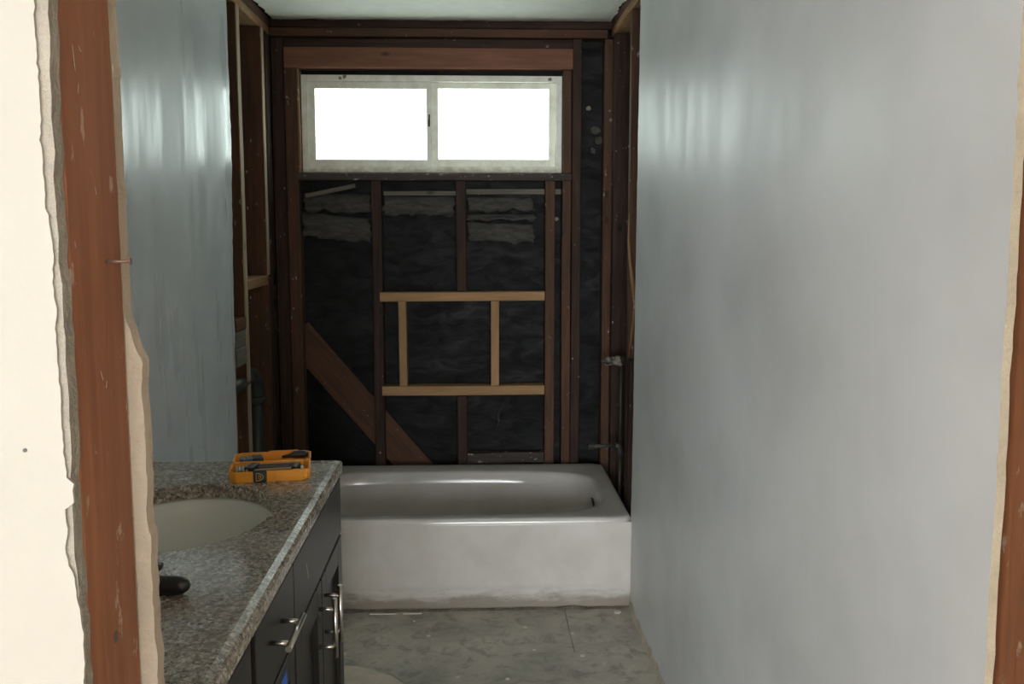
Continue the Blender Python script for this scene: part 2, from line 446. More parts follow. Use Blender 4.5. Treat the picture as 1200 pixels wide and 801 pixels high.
# verticals
stud(-0.903, -0.848, 0.02, 2.284, 'dark', y0=FY+0.012, chip=0.0015)
stud(-0.845, -0.790, 0.02, 2.148, 'old', chip=0.0008)
stud(-0.789, -0.7802, 1.692, 2.148, 'tan', y0=FY+0.004)
stud(-0.468, -0.422, 0.02, 1.656, 'dark')
stud(-0.083, -0.038, 1.155, 1.656, 'dark')
stud(-0.083, -0.038, 0.02, 0.665, 'dark')
stud(0.324, 0.368, 0.02, 1.656, 'old')
stud(0.402, 0.4425, 0.02, 1.656, 'old')
stud(0.404, 0.443, 1.692, 2.148, 'old', y0=FY+0.006)
stud(0.4455, 0.487, 0.02, 2.284, 'dark')
stud(0.589, 0.636, 0.02, 2.284, 'old')
board(W, 'bottom_plate', (-0.90, 0.62), (FY+0.002, 4.478), (-0.005, 0.018), 'dark', 'x')
# plank at the foot, between two studs
board(W, 'blocking', (-0.036, 0.322), (FY+0.01, 4.47), (0.340, 0.392), 'sillwood', 'x', chip=0.002, label='dusty block behind the tub rim')
# niche of new pine
NL = 'pale new pine board framing the wall niche'
board(W, 'niche_rail', (-0.434, 0.322), (FY-0.010, 4.470), (1.110, 1.152), 'new', 'x', label=NL)
board(W, 'niche_rail', (-0.430, 0.322), (FY-0.010, 4.470), (0.672, 0.716), 'new', 'x', label=NL)
board(W, 'niche_stile', (-0.352, -0.315), (FY-0.008, 4.470), (0.717, 1.109), 'new', label=NL)
board(W, 'niche_stile', (0.074, 0.112), (FY-0.008, 4.470), (0.717, 1.109), 'new', label=NL)
# let-in diagonal brace, passing behind the studs
p0 = Vector((-0.83, 4.465, 0.962)); p1 = Vector((-0.12, 4.465, 0.118)); L = (p1-p0).length
br = board(W, 'diagonal_brace', (-0.074, 0.074), (-0.010, 0.010), (-L/2, L/2), 'old', label='wide diagonal brace board running down behind the studs')
ang = math.atan2(p1.x-p0.x, p1.z-p0.z)
br.matrix_local = Matrix.Translation((p0+p1)/2) @ Matrix.Rotation(ang, 4, 'Y')

# torn paper and lath in the bays below the window
def torn(x0, x1, ztop, zbot, seed, y=4.455, out=0.03, skew=0.0, name='torn_paper'):
    bm = bmesh.new(); nx, nz = 26, 10; g = {}
    for i in range(nx+1):
        u = i/nx
        for j in range(nz+1):
            v = j/nz
            e = 0.018*noise.noise(Vector((u*5, seed, 3)))*v + 0.006*noise.noise(Vector((u*19, seed, 8)))*v
            ends = 0.02*noise.noise(Vector((v*4, seed, 1)))
            x = x0+(x1-x0)*u + ends*(1 if u < 0.15 or u > 0.85 else 0.2)
            z = ztop + (zbot-ztop)*v + e + skew*u
            yy = y - out*math.sin(v*2.4)*(0.8+0.5*noise.noise(Vector((u*3, v*2, seed)))) - 0.008*noise.noise(Vector((u*8+v*5, v*9, seed)))
            g[i, j] = bm.verts.new((x, yy, z))
    for i in range(nx):
        for j in range(nz):
            bm.faces.new((g[i, j], g[i, j+1], g[i+1, j+1], g[i+1, j])).smooth = True
    o = link(name, bm, 'tornpaper', W)
    md = o.modifiers.new('thickness', 'SOLIDIFY'); md.thickness = 0.0015
    return o
torn(-0.775, -0.475, 1.600, 1.515, 3)
torn(-0.785, -0.475, 1.520, 1.405, 11, out=0.045, skew=-0.03)
torn(-0.415, -0.090, 1.590, 1.500, 21, out=0.025)
torn(-0.030, 0.270, 1.585, 1.520, 31, out=0.02)
torn(-0.034, 0.285, 1.510, 1.478, 37, out=0.035)
torn(-0.030, 0.275, 1.475, 1.385, 44, out=0.03, skew=-0.012)
board(W, 'lath', (-0.415, -0.084), (4.452, 4.462), (1.592, 1.612), 'greywood', 'x')
board(W, 'lath', (-0.037, 0.400), (4.452, 4.462), (1.598, 1.622), 'greywood', 'x')
sl = board(W, 'lath', (-0.115, 0.115), (-0.006, 0.006), (-0.01, 0.01), 'greywood', 'x')
sl.matrix_local = Matrix.Translation((-0.655, 4.435, 1.612)) @ Matrix.Rotation(-0.20, 4, 'Y') @ Matrix.Rotation(PI/2, 4, 'Y')
def chipmesh(r, seed, flat=0.35, n=9):
    bm = bmesh.new(); top = []; bot = []
    for i in range(n):
        a = 2*PI*i/n; rr = r*(0.75+0.5*noise.noise(Vector((i*1.7, seed, 0))))
        top.append(bm.verts.new((math.cos(a)*rr*0.85, math.sin(a)*rr*0.85, r*flat))); bot.append(bm.verts.new((math.cos(a)*rr, math.sin(a)*rr, 0)))
    bm.faces.new(top); bm.faces.new(bot[::-1])
    for i in range(n): bm.faces.new((bot[i], bot[(i+1) % n], top[(i+1) % n], top[i]))
    return bm
# grey plaster lumps stuck in the right-hand bay
for k, (x, z, r, s) in enumerate([(0.560, 1.890, 0.034, 2), (0.575, 1.845, 0.03, 5), (0.548, 1.80, 0.022, 8), (0.527, 1.99, 0.016, 4), (0.383, 1.485, 0.014, 6), (0.02, 1.60, 0.006, 1)]):
    b = chipmesh(r, s, 0.5); o = link('plaster_lump', b, 'tornpaper' if k < 3 else 'greyplaster', W)
    o.matrix_local = Matrix.Translation((x, 4.482, z)) @ Matrix.Rotation(PI/2, 4, 'X') @ Matrix.Rotation(s, 4, 'Z')
for k, (x, y, z, r, s) in enumerate([(0.454, FY, 0.84, 0.006, 3), (0.62, FY, 1.93, 0.011, 1), (0.614, FY, 1.97, 0.007, 9), (-0.445, FY, 0.40, 0.008, 13)]):
    o = link('plaster_lump', chipmesh(r, s, 0.4), 'greyplaster', W)
    o.matrix_local = Matrix.Translation((x, y, z)) @ Matrix.Rotation(PI/2, 4, 'X') @ Matrix.Rotation(s, 4, 'Z')
# ragged white tear in the felt of the low centre bay
bm = bmesh.new(); g = []
path = [(0.130, 0.625), (0.122, 0.60), (0.112, 0.575), (0.108, 0.55), (0.112, 0.53), (0.104, 0.505), (0.098, 0.49)]; wd = [0.001, 0.004, 0.009, 0.010, 0.007, 0.008, 0.002]
for (x, z), w in zip(path, wd): g.append((bm.verts.new((x-w/2, 4.470, z)), bm.verts.new((x+w/2, 4.462, z+0.003))))
for a, b in zip(g, g[1:]): bm.faces.new((a[0], a[1], b[1], b[0]))
o = link('torn_paper', bm, 'tornpaper', W); o.modifiers.new('thickness', 'SOLIDIFY').thickness = 0.001
o['label'] = 'thin curled pale shred of paper'
# plaster crumbs along the sill under the window: nobody could count them
bm = bmesh.new()
for k in range(90):
    r = random.uniform(0.0012, 0.004)
    b = chipmesh(r, k*1.3, 0.8, 5)
    merge(bm, b, 0, Matrix.Translation((random.uniform(-0.77, 0.40), random.uniform(4.398, 4.41), 1.6902)) @ Matrix.Rotation(random.random()*6, 4, 'Z'))
tag(link('plaster_crumbs', bm, 'gypsum', W), kind='stuff')

# ------------------------------------------------------------------ window
win = tag(empty('window_1', (0, 0, 0)), 'wide low sliding window of aged off-white vinyl with two bright panes', 'window', kind='structure')
def ringframe(bm, x0, x1, z0, z1, w, y0, y1, wl=None, wr=None, wt=None, wb_=None, bev=0.002):
    wl = w if wl is None else wl; wr = w if wr is None else wr; wt = w if wt is None else wt; wb_ = w if wb_ is None else wb_
    box(bm, x0, x0+wl, y0, y1, z0, z1, bev=bev); box(bm, x1-wr, x1, y0, y1, z0, z1, bev=bev)
    box(bm, x0+wl, x1-wr, y0, y1, z1-wt, z1, bev=bev); box(bm, x0+wl, x1-wr, y0, y1, z0, z0+wb_, bev=bev)
bm = bmesh.new(); ringframe(bm, -0.775, 0.400, 1.694, 2.126, 0.028, 4.425, 4.52)
link('window_frame', bm, 'vinyl', win)
bm = bmesh.new(); ringframe(bm, -0.747, -0.193, 1.722, 2.098, 0.031, 4.434, 4.462, wr=0.022)
s1 = link('sash', bm, 'vinyl', win)
bm = bmesh.new(); ringframe(bm, -0.193, 0.372, 1.722, 2.098, 0.030, 4.452, 4.490, wl=0.030, wt=0.026, wb_=0.034)
s2 = link('sash', bm, 'vinyl', win)
for s_, (a, b, c, d, y) in ((s1, (-0.722, -0.210, 1.745, 2.072, 4.448)), (s2, (-0.168, 0.347, 1.750, 2.077, 4.472))):
    bm = bmesh.new(); box(bm, a, b, y, y+0.004, c, d); link('pane', bm, 'glass', s_)
bm = bmesh.new(); box(bm, -0.206, -0.199, 4.4335, 4.4345, 1.905, 1.955); box(bm, -0.208, -0.199, 4.424, 4.434, 1.90, 1.935, bev=0.002)
link('latch', bm, 'sillwood', s1)
for (x, z, r, s) in ((-0.58, 2.117, 0.012, 2), (-0.60, 2.112, 0.01, 5), (0.345, 2.112, 0.010, 7)):
    o = link('paint_flake', chipmesh(r, s, 0.1), 'greyplaster', win)
    o.matrix_local = Matrix.Translation((x, 4.4245, z)) @ Matrix.Rotation(PI/2, 4, 'X')

# ------------------------------------------------------------------ left wall
pl = poly([(0.70, -0.02, 0), (3.515, -0.02, 1), (3.535, 0.40, 1), (3.55, 1.0, 1), (3.60, 1.70, 1), (3.60, 2.365, 0), (0.70, 2.365, 0)], 0.03, 0.004, 0.010)
wall_left = sheet('wall_left', pl, lambda u, v, t: (-0.89-t, u, v), 0.013, ('paint_l', 'gypsum'))
tag(wall_left, 'slate grey painted drywall on the left above the vanity, cut off before the tub', 'wall', kind='structure')
WL = wall_left
bm = bmesh.new(); box(bm, -1.04, -0.997, 0.70, 4.49, -0.02, CEIL)
link('sheathing', bm, 'dark', WL)
def lstud(y0, y1, z0, z1, mat, nm='stud', x0=-0.993, x1=-0.905, **k): return board(WL, nm, (x0, x1), (y0, y1), (z0, z1), mat, **k)
lstud(3.575, 3.622, 0.02, 2.29, 'tan', chip=0.0008)
lstud(3.785, 3.835, 0.02, 2.29, 'old')
board(WL, 'stud_edge', (-0.9049, -0.9010), (3.7855, 3.834), (0.02, 2.29), 'paleedge', label='pale bare edge of the stud')
lstud(4.215, 4.262, 0.02, 2.29, 'old')
board(WL, 'stud_edge', (-0.9049, -0.9015), (4.216, 4.261), (1.24, 2.29), 'paleedge', label='pale bare edge of the stud')
lstud(4.31, 4.40, 0.02, 2.29, 'dark', chip=0.001)
for y in (0.75, 1.15, 1.55, 1.95, 2.35, 2.75, 3.15): lstud(y, y+0.045, 0.02, 2.29, 'old', x1=-0.904)
board(WL, 'top_plate', (-0.993, -0.905), (0.72, 4.40), (2.292, 2.328), 'tan', 'y')
board(WL, 'top_plate', (-0.993, -0.903), (0.72, 4.40), (2.330, 2.367), 'old', 'y')
board(WL, 'bottom_plate', (-0.993, -0.905), (0.72, 4.39), (-0.005, 0.018), 'old', 'y')
o = board(WL, 'blocking', (-0.993, -0.900), (3.838, 4.212), (1.198, 1.238), 'tan', 'y', label='pale dusty fire block between two studs')
board(WL, 'blocking', (-0.99, -0.898), (3.625, 3.782), (1.052, 1.098), 'old', 'y')
board(WL, 'blocking', (-0.99, -0.902), (3.625, 3.782), (0.985, 1.050), 'greywood', 'y', label='grey weathered block above the drain pipe')
board(WL, 'blocking', (-0.99, -0.900), (3.625, 3.782), (0.915, 0.983), 'greywood', 'y', label='grey weathered block above the drain pipe')
for (y, z, r, s) in ((4.31, 1.21, 0.035, 3), (4.318, 1.245, 0.022, 8), (4.30, 1.115, 0.024, 5), (4.30, 1.085, 0.014, 6)):
    o = link('dark_blotch', chipmesh(r, s, 0.12, 12), 'black', WL)  # flat black blotches on the corner stud
    o.matrix_local = Matrix.Translation((-0.9035, y+0.05, z)) @ Matrix.Rotation(PI/2, 4, 'Y') @ Matrix.Scale(0.75, 4, (0, 1, 0))

# drain pipe in the left wall cavity
root = tag(empty('drain_pipe', (-0.945, 4.0, 0.02)), 'black plastic drain pipe with elbow in the left wall behind the vanity', 'pipe')
def L_(p): return (p[0]+0.945, p[1]-4.0, p[2]-0.02)
bm = bmesh.new(); tube(bm, [L_((-0.93, 3.57, 0.83)), L_((-0.93, 3.96, 0.83))], 0.030, 18); link('pipe', bm, 'abs', root)
bm = bmesh.new(); tube(bm, [L_((-0.93, 4.03, 0.79)), L_((-0.93, 4.03, 0.02))], 0.028, 18); link('pipe', bm, 'abs', root)
bm = bmesh.new()
arc = [L_((-0.93, 3.93, 0.83))] + [L_((-0.93, 3.965+0.065*math.sin(a), 0.765+0.065*math.cos(a))) for a in [i*PI/2/8 for i in range(9)]] + [L_((-0.93, 4.03, 0.72))]
tube(bm, arc, 0.036, 18); tube(bm, [L_((-0.93, 3.92, 0.83)), L_((-0.93, 3.945, 0.83))], 0.041, 18); tube(bm, [L_((-0.93, 4.03, 0.735)), L_((-0.93, 4.03, 0.71))], 0.041, 18)
link('elbow', bm, 'abs', root)

# ------------------------------------------------------------------ right wall
pr = poly([(1.028, -0.005, 0), (3.555, -0.005, 1), (3.52, 0.25, 1), (3.495, 0.8, 1), (3.49, 1.4, 1), (3.47, 2.36, 0), (1.045, 2.36, 1)], 0.025, 0.0025, 0.004)
wall_right = sheet('wall_right', pr, lambda u, v, t: (0.59+t, u, v), 0.0105, ('paint_r', 'tan_edge'))
tag(wall_right, 'long light grey painted drywall on the right side with broken vertical edges', 'wall', kind='structure')
WR = wall_right
bm = bmesh.new(); box(bm, 0.715, 0.75, 0.70, 4.49, -0.02, CEIL)
link('sheathing', bm, 'dark', WR)
def rstud(y0, y1, z0, z1, mat, nm='stud', x0=0.620, x1=0.71, **k): return board(WR, nm, (x0, x1), (y0, y1), (z0, z1), mat, **k)
rstud(4.30, 4.346, 0.02, 2.29, 'dark'); rstud(3.83, 3.875, 0.02, 2.29, 'old')
rstud(3.72, 3.80, 0.02, 0.92, 'dark', x0=0.612, chip=0.003, label=None)
rstud(3.50, 3.545, 0.02, 2.29, 'old')
for y in (1.40, 1.80, 2.20, 2.60, 3.05): rstud(y, y+0.045, 0.02, 2.29, 'old', x0=0.605)
board(WR, 'top_plate', (0.618, 0.71), (0.95, 4.39), (2.292, 2.328), 'tan', 'y', chip=0.001)
board(WR, 'top_plate', (0.620, 0.71), (0.95, 4.39), (2.330, 2.367), 'old', 'y', chip=0.001)
board(WR, 'bottom_plate', (0.606, 0.71), (1.09, 4.39), (-0.006, 0.018), 'old', 'y')
o = board(WR, 'door_stud', (0.605, 0.70), (0.98, 1.085), (0.02, 2.28), 'jamb', label='bare brown stud at the near end of the grey wall')
o2 = board(WR, 'door_stud', (0.606, 0.70), (0.87, 0.975), (0.02, 2.28), 'jamb')
# splintered light strip on the side stud
bm = bmesh.new()
tube(bm, [(0.614, 3.80, 1.50), (0.612, 3.80, 1.40), (0.616, 3.79, 1.32), (0.622, 3.76, 1.24), (0.632, 3.74, 1.14), (0.624, 3.76, 1.02), (0.620, 3.80, 0.93)], [0.002, 0.005, 0.006, 0.009, 0.007, 0.006, 0.002], 6)
link('splintered_lath', bm, 'tan', WR)['label'] = 'pale bent splinter of wood hanging on the side stud'

# shower plumbing on the right
root = tag(empty('supply_pipe', (0.63, 4.10, 0.30)), 'dull metal shower pipes with crusted valve stub above the right end of the tub', 'pipe')
def S_(p): return (p[0]-0.63, p[1]-4.10, p[2]-0.30)
bm = bmesh.new(); tube(bm, [S_((0.498, 4.06, 0.500)), S_((0.632, 4.10, 0.497))], 0.0095, 12); link('spout_nipple', bm, 'galv', root)
bm = bmesh.new(); tube(bm, [S_((0.488, 4.06, 0.500)), S_((0.512, 4.064, 0.500))], 0.014, 8, smooth=False); link('cap', bm, 'galv', root)
bm = bmesh.new(); tube(bm, [S_((0.61, 4.10, 0.497)), S_((0.630, 4.10, 0.493)), S_((0.636, 4.10, 0.47)), S_((0.636, 4.10, 0.44))], 0.0155, 12); link('elbow', bm, 'galv', root)
bm = bmesh.new(); tube(bm, [S_((0.636, 4.10, 0.47)), S_((0.636, 4.10, 0.02))], 0.008, 12); link('riser', bm, 'galv', root)
bm = bmesh.new(); tube(bm, [S_((0.636, 4.10, 0.49)), S_((0.636, 4.10, 0.86))], 0.007, 12); link('riser', bm, 'galv', root)
bm = bmesh.new(); tube(bm, [(-0.085, -0.02, 0.0), (-0.06, -0.02, 0.0), (-0.058, -0.02, 0.0), (-0.02, 0, 0), (0.02, 0, 0)], [0.008, 0.009, 0.016, 0.019, 0.02], 12); link('valve_stem', bm, 'galv', root, loc=(0, 0, 0.572))
bm = bmesh.new()
for k in range(14):
    r = random.uniform(0.010, 0.018)
    b = bmesh.new(); bmesh.ops.create_icosphere(b, subdivisions=1, radius=r)
    for v in b.verts: v.co *= random.uniform(0.7, 1.15)
    merge(bm, b, 0, Matrix.Translation((random.uniform(-0.055, -0.0), random.uniform(-0.04, 0.0), random.uniform(-0.014, 0.012))))
tag(link('plaster_crust', bm, 'greyplaster', root, loc=(0, 0, 0.572)), kind='stuff')

# rough residue where the baseboard was, right wall foot
bm = bmesh.new(); n = 70; prev = None
for i in range(n+1):
    y = 1.05+(3.49-1.05)*i/n
    w = 0.005+0.014*abs(noise.noise(Vector((y*9, 2, 0))))+0.003*random.random(); h = 0.016+0.022*abs(noise.noise(Vector((y*8, 7, 0))))+0.006*random.random()
    cur = [bm.verts.new(p) for p in ((0.5895, y, 0.0), (0.5895-w, y, 0.0), (0.5895-w*0.75, y, 0.006), (0.5895-0.003, y, h), (0.5895, y, h+0.002))]
    if prev:
        for a in range(4): bm.faces.new((prev[a], prev[a+1], cur[a+1], cur[a]))
    prev = cur
tag(link('baseboard_right', bm, 'gypsum'), 'ragged plaster residue along the foot of the right wall', 'baseboard', kind='structure')

# ------------------------------------------------------------------ near wall with the stripped door opening
root = tag(empty('wall_front', (0, 0, 0)), 'cream white wall at far left, broken off along the bare brown door stud', 'wall', kind='structure')
WF = root
core = poly([(-3.4, 0.0, 0), (-0.2488, 0.0, 1), (-0.2488, 1.3, 1), (-0.2488, 2.1, 0), (-0.2488, 2.42, 0), (-3.4, 2.42, 0)], 0.012, 0.0010, 0.003)
sheet('plaster_core', core, lambda u, v, t: (u, 0.587+t, v), 0.013, ('greyplaster', 'greyplaster'), WF)
skin_pts = [(-3.4, 0.0)]
def skin_edge(z):
    e = -0.2530 - 0.003*noise.noise(Vector((z*11, 3, 0))) - 0.0015*noise.noise(Vector((z*60, 5, 0)))
    if z > 1.45: e -= 0.002
    if 1.10 < z < 1.23: e += 0.0065*math.sin((z-1.10)/0.13*PI)**0.5      # flap of skim coat left on
    if 1.27 < z < 1.285: e += 0.005
    return e
z = 0.0
while z < 2.42:
    skin_pts.append((skin_edge(z)+random.uniform(-0.0005, 0.0005), z)); z += 0.004 if 0.9 < z < 1.9 else 0.03
skin_pts.append((skin_edge(2.4), 2.42)); skin_pts.append((-3.4, 2.42))
sheet('wall_skin', skin_pts, lambda u, v, t: (u, 0.5845+t, v), 0.0025, ('white_wall', 'white_wall'), WF)
# brown door stud, face turned to the opening
o = board(WF, 'door_stud', (-0.290, -0.250), (0.6005, 0.690), (0.0, 2.10), 'jamb', bow=0.0004, label='bare reddish brown door stud with plaster smears and a nail')
for x in (-0.70, -1.11, -1.52, -1.93, -2.34): board(WF, 'stud', (x-0.04, x), (0.6005, 0.690), (0.0, 2.40), 'jamb')
for (y, z, ln, w, tl, mk) in ((0.645, 1.160, 0.011, 0.008, 0.1, 'screw'), (0.624, 1.545, 0.020, 0.0012, 0.15, 'cream_edge'), (0.628, 1.528, 0.010, 0.0011, -0.2, 'cream_edge'), (0.634, 1.553, 0.007, 0.0016, 0.9, 'cream_edge'), (0.648, 1.465, 0.008, 0.0012, 0.3, 'cream_edge'), (0.643, 1.342, 0.010, 0.0013, 0.5, 'cream_edge'), (0.650, 1.335, 0.007, 0.0014, -0.3, 'cream_edge')):
    b = chipmesh(0.5, z*90, 0.04, 10)
    for v in b.verts: v.co = Vector((v.co.x*ln, v.co.y*w, v.co.z*0.01))
    q = link('plaster_smear' if mk != 'screw' else 'wood_knot', b, mk, WF)
    q.matrix_local = Matrix.Translation((-0.2496, y, z)) @ Matrix.Rotation(tl, 4, 'X') @ Matrix.Rotation(PI/2, 4, 'Y')
# plaster of the bathroom side: a lip stands into the opening below
lip = []
z = 0.0
while z < 2.10:
    if z < 1.345: e = -0.2405 + 0.0030*noise.noise(Vector((z*8, 1, 2))) + 0.0016*noise.noise(Vector((z*45, 1, 2))) + 0.0012*abs(noise.noise(Vector((z*140, 1, 2)))) + (0.0015 if z < 1.22 else 0)
    elif z < 1.385: e = -0.2405 - 0.011*(z-1.345)/0.04 + 0.003*noise.noise(Vector((z*60, 1, 2)))
    else: e = -0.2510 + 0.0012*noise.noise(Vector((z*9, 1, 2))) + 0.0006*noise.noise(Vector((z*60, 1, 2)))
    if 1.343 < z < 1.352: e += 0.001
    for zz in (1.465, 1.55, 1.603):
        if abs(z-zz) < 0.004: e += 0.0010
    lip.append((e, z)); z += 0.004 if 0.9 < z < 1.9 else 0.03
sheet('plaster_lip', [(-0.90, 0.0)] + lip + [(-0.252, 2.40), (-0.90, 2.40)], lambda u, v, t: (u, 0.691+t, v), 0.015, ('cream_edge', 'cream_edge'), WF)['label'] = 'crumbling cream plaster edge behind the brown stud'
board(WF, 'header', (-0.29, 0.72), (0.60, 0.69), (2.10, 2.24), 'jamb', 'x')
bm = bmesh.new(); box(bm, -0.29, 0.72, 0.585, 0.705, 2.242, 2.42); link('wall_panel', bm, 'white_wall', WF)
bm = bmesh.new(); box(bm, 0.72, 2.6, 0.585, 0.705, 0, 2.42); link('wall_panel', bm, 'white_wall', WF)
# nail standing out of the stud, screw head in the wall, smudges
bm = bmesh.new(); tube(bm, [(-0.252, 0.660, 1.4180), (-0.2335, 0.660, 1.4181)], 0.0011, 10); tube(bm, [(-0.2338, 0.660, 1.4181), (-0.2330, 0.660, 1.4181)], 0.0024, 12)
link('nail', bm, 'rust', WF)['label'] = 'rusty nail sticking out of the brown stud'
bm = bmesh.new(); bmesh.ops.create_cone(bm, segments=14, radius1=0.0013, radius2=0.0012, depth=0.001, cap_ends=True)
o = link('screw', bm, 'screw', WF); o.matrix_local = Matrix.Translation((-0.2755, 0.5843, 1.3055)) @ Matrix.Rotation(PI/2, 4, 'X')

# rest of the room behind the camera
bm = bmesh.new()
for a in ((-3.4, -3.20, -5.1, -5.0, 0, 2.42), (1.0, 2.6, -5.1, -5.0, 0, 2.42), (-3.20, 1.0, -5.1, -5.0, 0, 0.3), (-3.20, 1.0, -5.1, -5.0, 2.3, 2.42)): box(bm, *a)  # unseen wall, its opening shaped to send daylight deep into the bathroom
tag(link('wall_rear', bm, 'room_white'), 'white wall behind the viewer with a wide opening added to let daylight in', 'wall', kind='structure')
bm = bmesh.new(); box(bm, -3.5, -3.4, -5.1, 0.70, 0, 2.42)
tag(link('wall_room_left', bm, 'room_white'), 'white left wall of the room in front of the opening', 'wall', kind='structure')
bm = bmesh.new(); box(bm, 2.6, 2.7, -5.1, 0.70, 0, 2.42)
tag(link('wall_room_right', bm, 'room_white'), 'white right wall of the room in front of the opening', 'wall', kind='structure')

# ------------------------------------------------------------------ bathtub
def tub():
    root = tag(empty('bathtub', (-0.15, 3.92, 0)), 'old white enamelled built-in bathtub under the window', 'bathtub')
    X0, X1, Y0, Y1, H = -0.900, 0.592, 3.495, 4.352, 0.355
    ox, oy = -0.15, 3.92
    N = 128
    def outer(t, ins=0.0):
        a = 2*PI*t; c, s = math.cos(a), math.sin(a)
        hx, hy = (X1-X0)/2-ins, (Y1-Y0)/2-ins
        k = 1.0/max(abs(c)/hx, abs(s)/hy)
        return (X0+X1)/2+c*k, (Y0+Y1)/2+s*k
    def sup(t, cx, cy, hx, hy, n):
        a = 2*PI*t; c, s = math.cos(a), math.sin(a)
        k = (abs(c/hx)**n + abs(s/hy)**n)**(-1/n)
        return cx+c*k, cy+s*k
    icx, icy = (X0+0.11+0.512)/2, (3.585+4.215)/2
    ihx, ihy = (0.512-(X0+0.11))/2, (4.215-3.585)/2
    rings = [(lambda t: outer(t), H-0.040), (lambda t: outer(t), H-0.012), (lambda t: outer(t, 0.004), H-0.003), (lambda t: outer(t, 0.012), H),
             (lambda t: outer(t, 0.035), H-0.001),
             (lambda t: sup(t, icx, icy, ihx+0.022, ihy+0.022, 4.2), H-0.002),
             (lambda t: sup(t, icx, icy, ihx+0.008, ihy+0.008, 4.0), H-0.006),
             (lambda t: sup(t, icx, icy, ihx-0.004, ihy-0.004, 3.9), H-0.020),
             (lambda t: sup(t, icx-0.003, icy, ihx-0.012, ihy-0.008, 3.8), H-0.060),
             (lambda t: sup(t, icx-0.010, icy, ihx-0.034, ihy-0.013, 3.7), H-0.150),
             (lambda t: sup(t, icx-0.016, icy, ihx-0.058, ihy-0.026, 3.5), H-0.235),
             (lambda t: sup(t, icx-0.020, icy, ihx-0.090, ihy-0.055, 3.3), H-0.285),
             (lambda t: sup(t, icx-0.020, icy, ihx-0.150, ihy-0.140, 3.0), H-0.305),
             (lambda t: sup(t, icx-0.020, icy, ihx-0.35, ihy-0.26, 2.6), H-0.308)]
    bm = bmesh.new(); vv = []
    for fn, z in rings:
        vv.append([bm.verts.new((fn(i/N)[0]-ox, fn(i/N)[1]-oy, z)) for i in range(N)])
    for k in range(len(vv)-1):
        for i in range(N):
            bm.faces.new((vv[k][i], vv[k][(i+1) % N], vv[k+1][(i+1) % N], vv[k+1][i])).smooth = True
    bm.faces.new(vv[-1]).smooth = True
    bmesh.ops.recalc_face_normals(bm, faces=list(bm.faces))
    link('basin', bm, 'enamel', root)
    # apron with a shallow recessed panel
    bm = bmesh.new(); nx, nz = 150, 40; g = {}
    def sm(a, b, x):
        x = max(0, min(1, (x-a)/(b-a))); return x*x*(3-2*x)
    for i in range(nx+1):
        x = X0+(X1-X0)*i/nx
        for j in range(nz+1):
            z = 0.004+(H-0.016-0.004)*j/nz
            # distance into the panel (rounded corner at lower right)
            dx = X1-0.075-x; dz = z-0.085; r = 0.05
            if dx < r and dz < r: d = r-math.hypot(r-dx, r-dz) if (dx > -1 and dz > -1) else -1
            else: d = min(dx, dz)
            rec = 0.004*(1-sm(-0.004, 0.008, d))*(1-sm(0.12, 0.30, z))
            g[i, j] = bm.verts.new((x-ox, Y0-0.0005-oy+rec-0.0*z, z))
    for i in range(nx):
        for j in range(nz):
            bm.faces.new((g[i, j], g[i+1, j], g[i+1, j+1], g[i, j+1])).smooth = True
    ap = link('apron', bm, 'enamel', root); sd = ap.modifiers.new('thickness', 'SOLIDIFY'); sd.thickness = 0.006; sd.offset = -1
    bm = bmesh.new(); box(bm, X1-0.006-ox, X1-ox, Y0+0.004-oy, Y1-oy, 0.005, H-0.035); link('end_panel', bm, 'enamel', root)
    # overflow plate on the sloping right end
    bm = bmesh.new(); bmesh.ops.create_cone(bm, segments=28, radius1=0.032, radius2=0.028, depth=0.007, cap_ends=True)
    o = link('overflow_plate', bm, 'galv', root)
    o.matrix_local = Matrix.Translation((0.495-ox, 3.90-oy, H-0.068)) @ Matrix.Rotation(PI/2-0.18, 4, 'Y')
    bm = bmesh.new(); bmesh.ops.create_cone(bm, segments=28, radius1=0.03, radius2=0.028, depth=0.004, cap_ends=True)
    link('drain', bm, 'galv', root, loc=(0.25-ox, 3.90-oy, 0.050))
    return root
tub()
# grime and broken caulk under the apron
bm = bmesh.new(); prev = None; n = 220
for i in range(n+1):
    x = -0.88+(0.590+0.88)*i/n
    w = 0.003+0.016*max(0, noise.noise(Vector((x*11, 3, 0))))+0.003*random.random(); h = 0.005+0.018*max(0, noise.noise(Vector((x*7, 9, 0))))+0.003*random.random()
    cur = [bm.verts.new(p) for p in ((x, 3.4935, 0.0), (x, 3.4935-w, 0.0), (x, 3.4935-w*0.7, h*0.5), (x, 3.4935, h))]
    if prev:
        for a in range(3): bm.faces.new((prev[a], prev[a+1], cur[a+1], cur[a]))
    prev = cur
tag(link('caulk_residue', bm, 'grime'), 'dark crumbling caulk and grime along the bottom of the tub apron', 'residue', kind='stuff')
# thin loose strips lying on that line
for (x0, x1, lab) in ((-0.40, -0.30, 'thin pale strip at the foot of the tub, nearest the cabinet'), (-0.275, -0.205, 'thin pale strip at the foot of the tub, just right of the longest strip')):
    bm = bmesh.new(); box(bm, x0-(x0+x1)/2, x1-(x0+x1)/2, -0.004, 0.004, 0, 0.004, bev=0.001)
    tag(link('flooring_strip', bm, 'chip', loc=((x0+x1)/2, 3.468, 0.0)), lab, 'strip', 'pale strips at the foot of the tub')

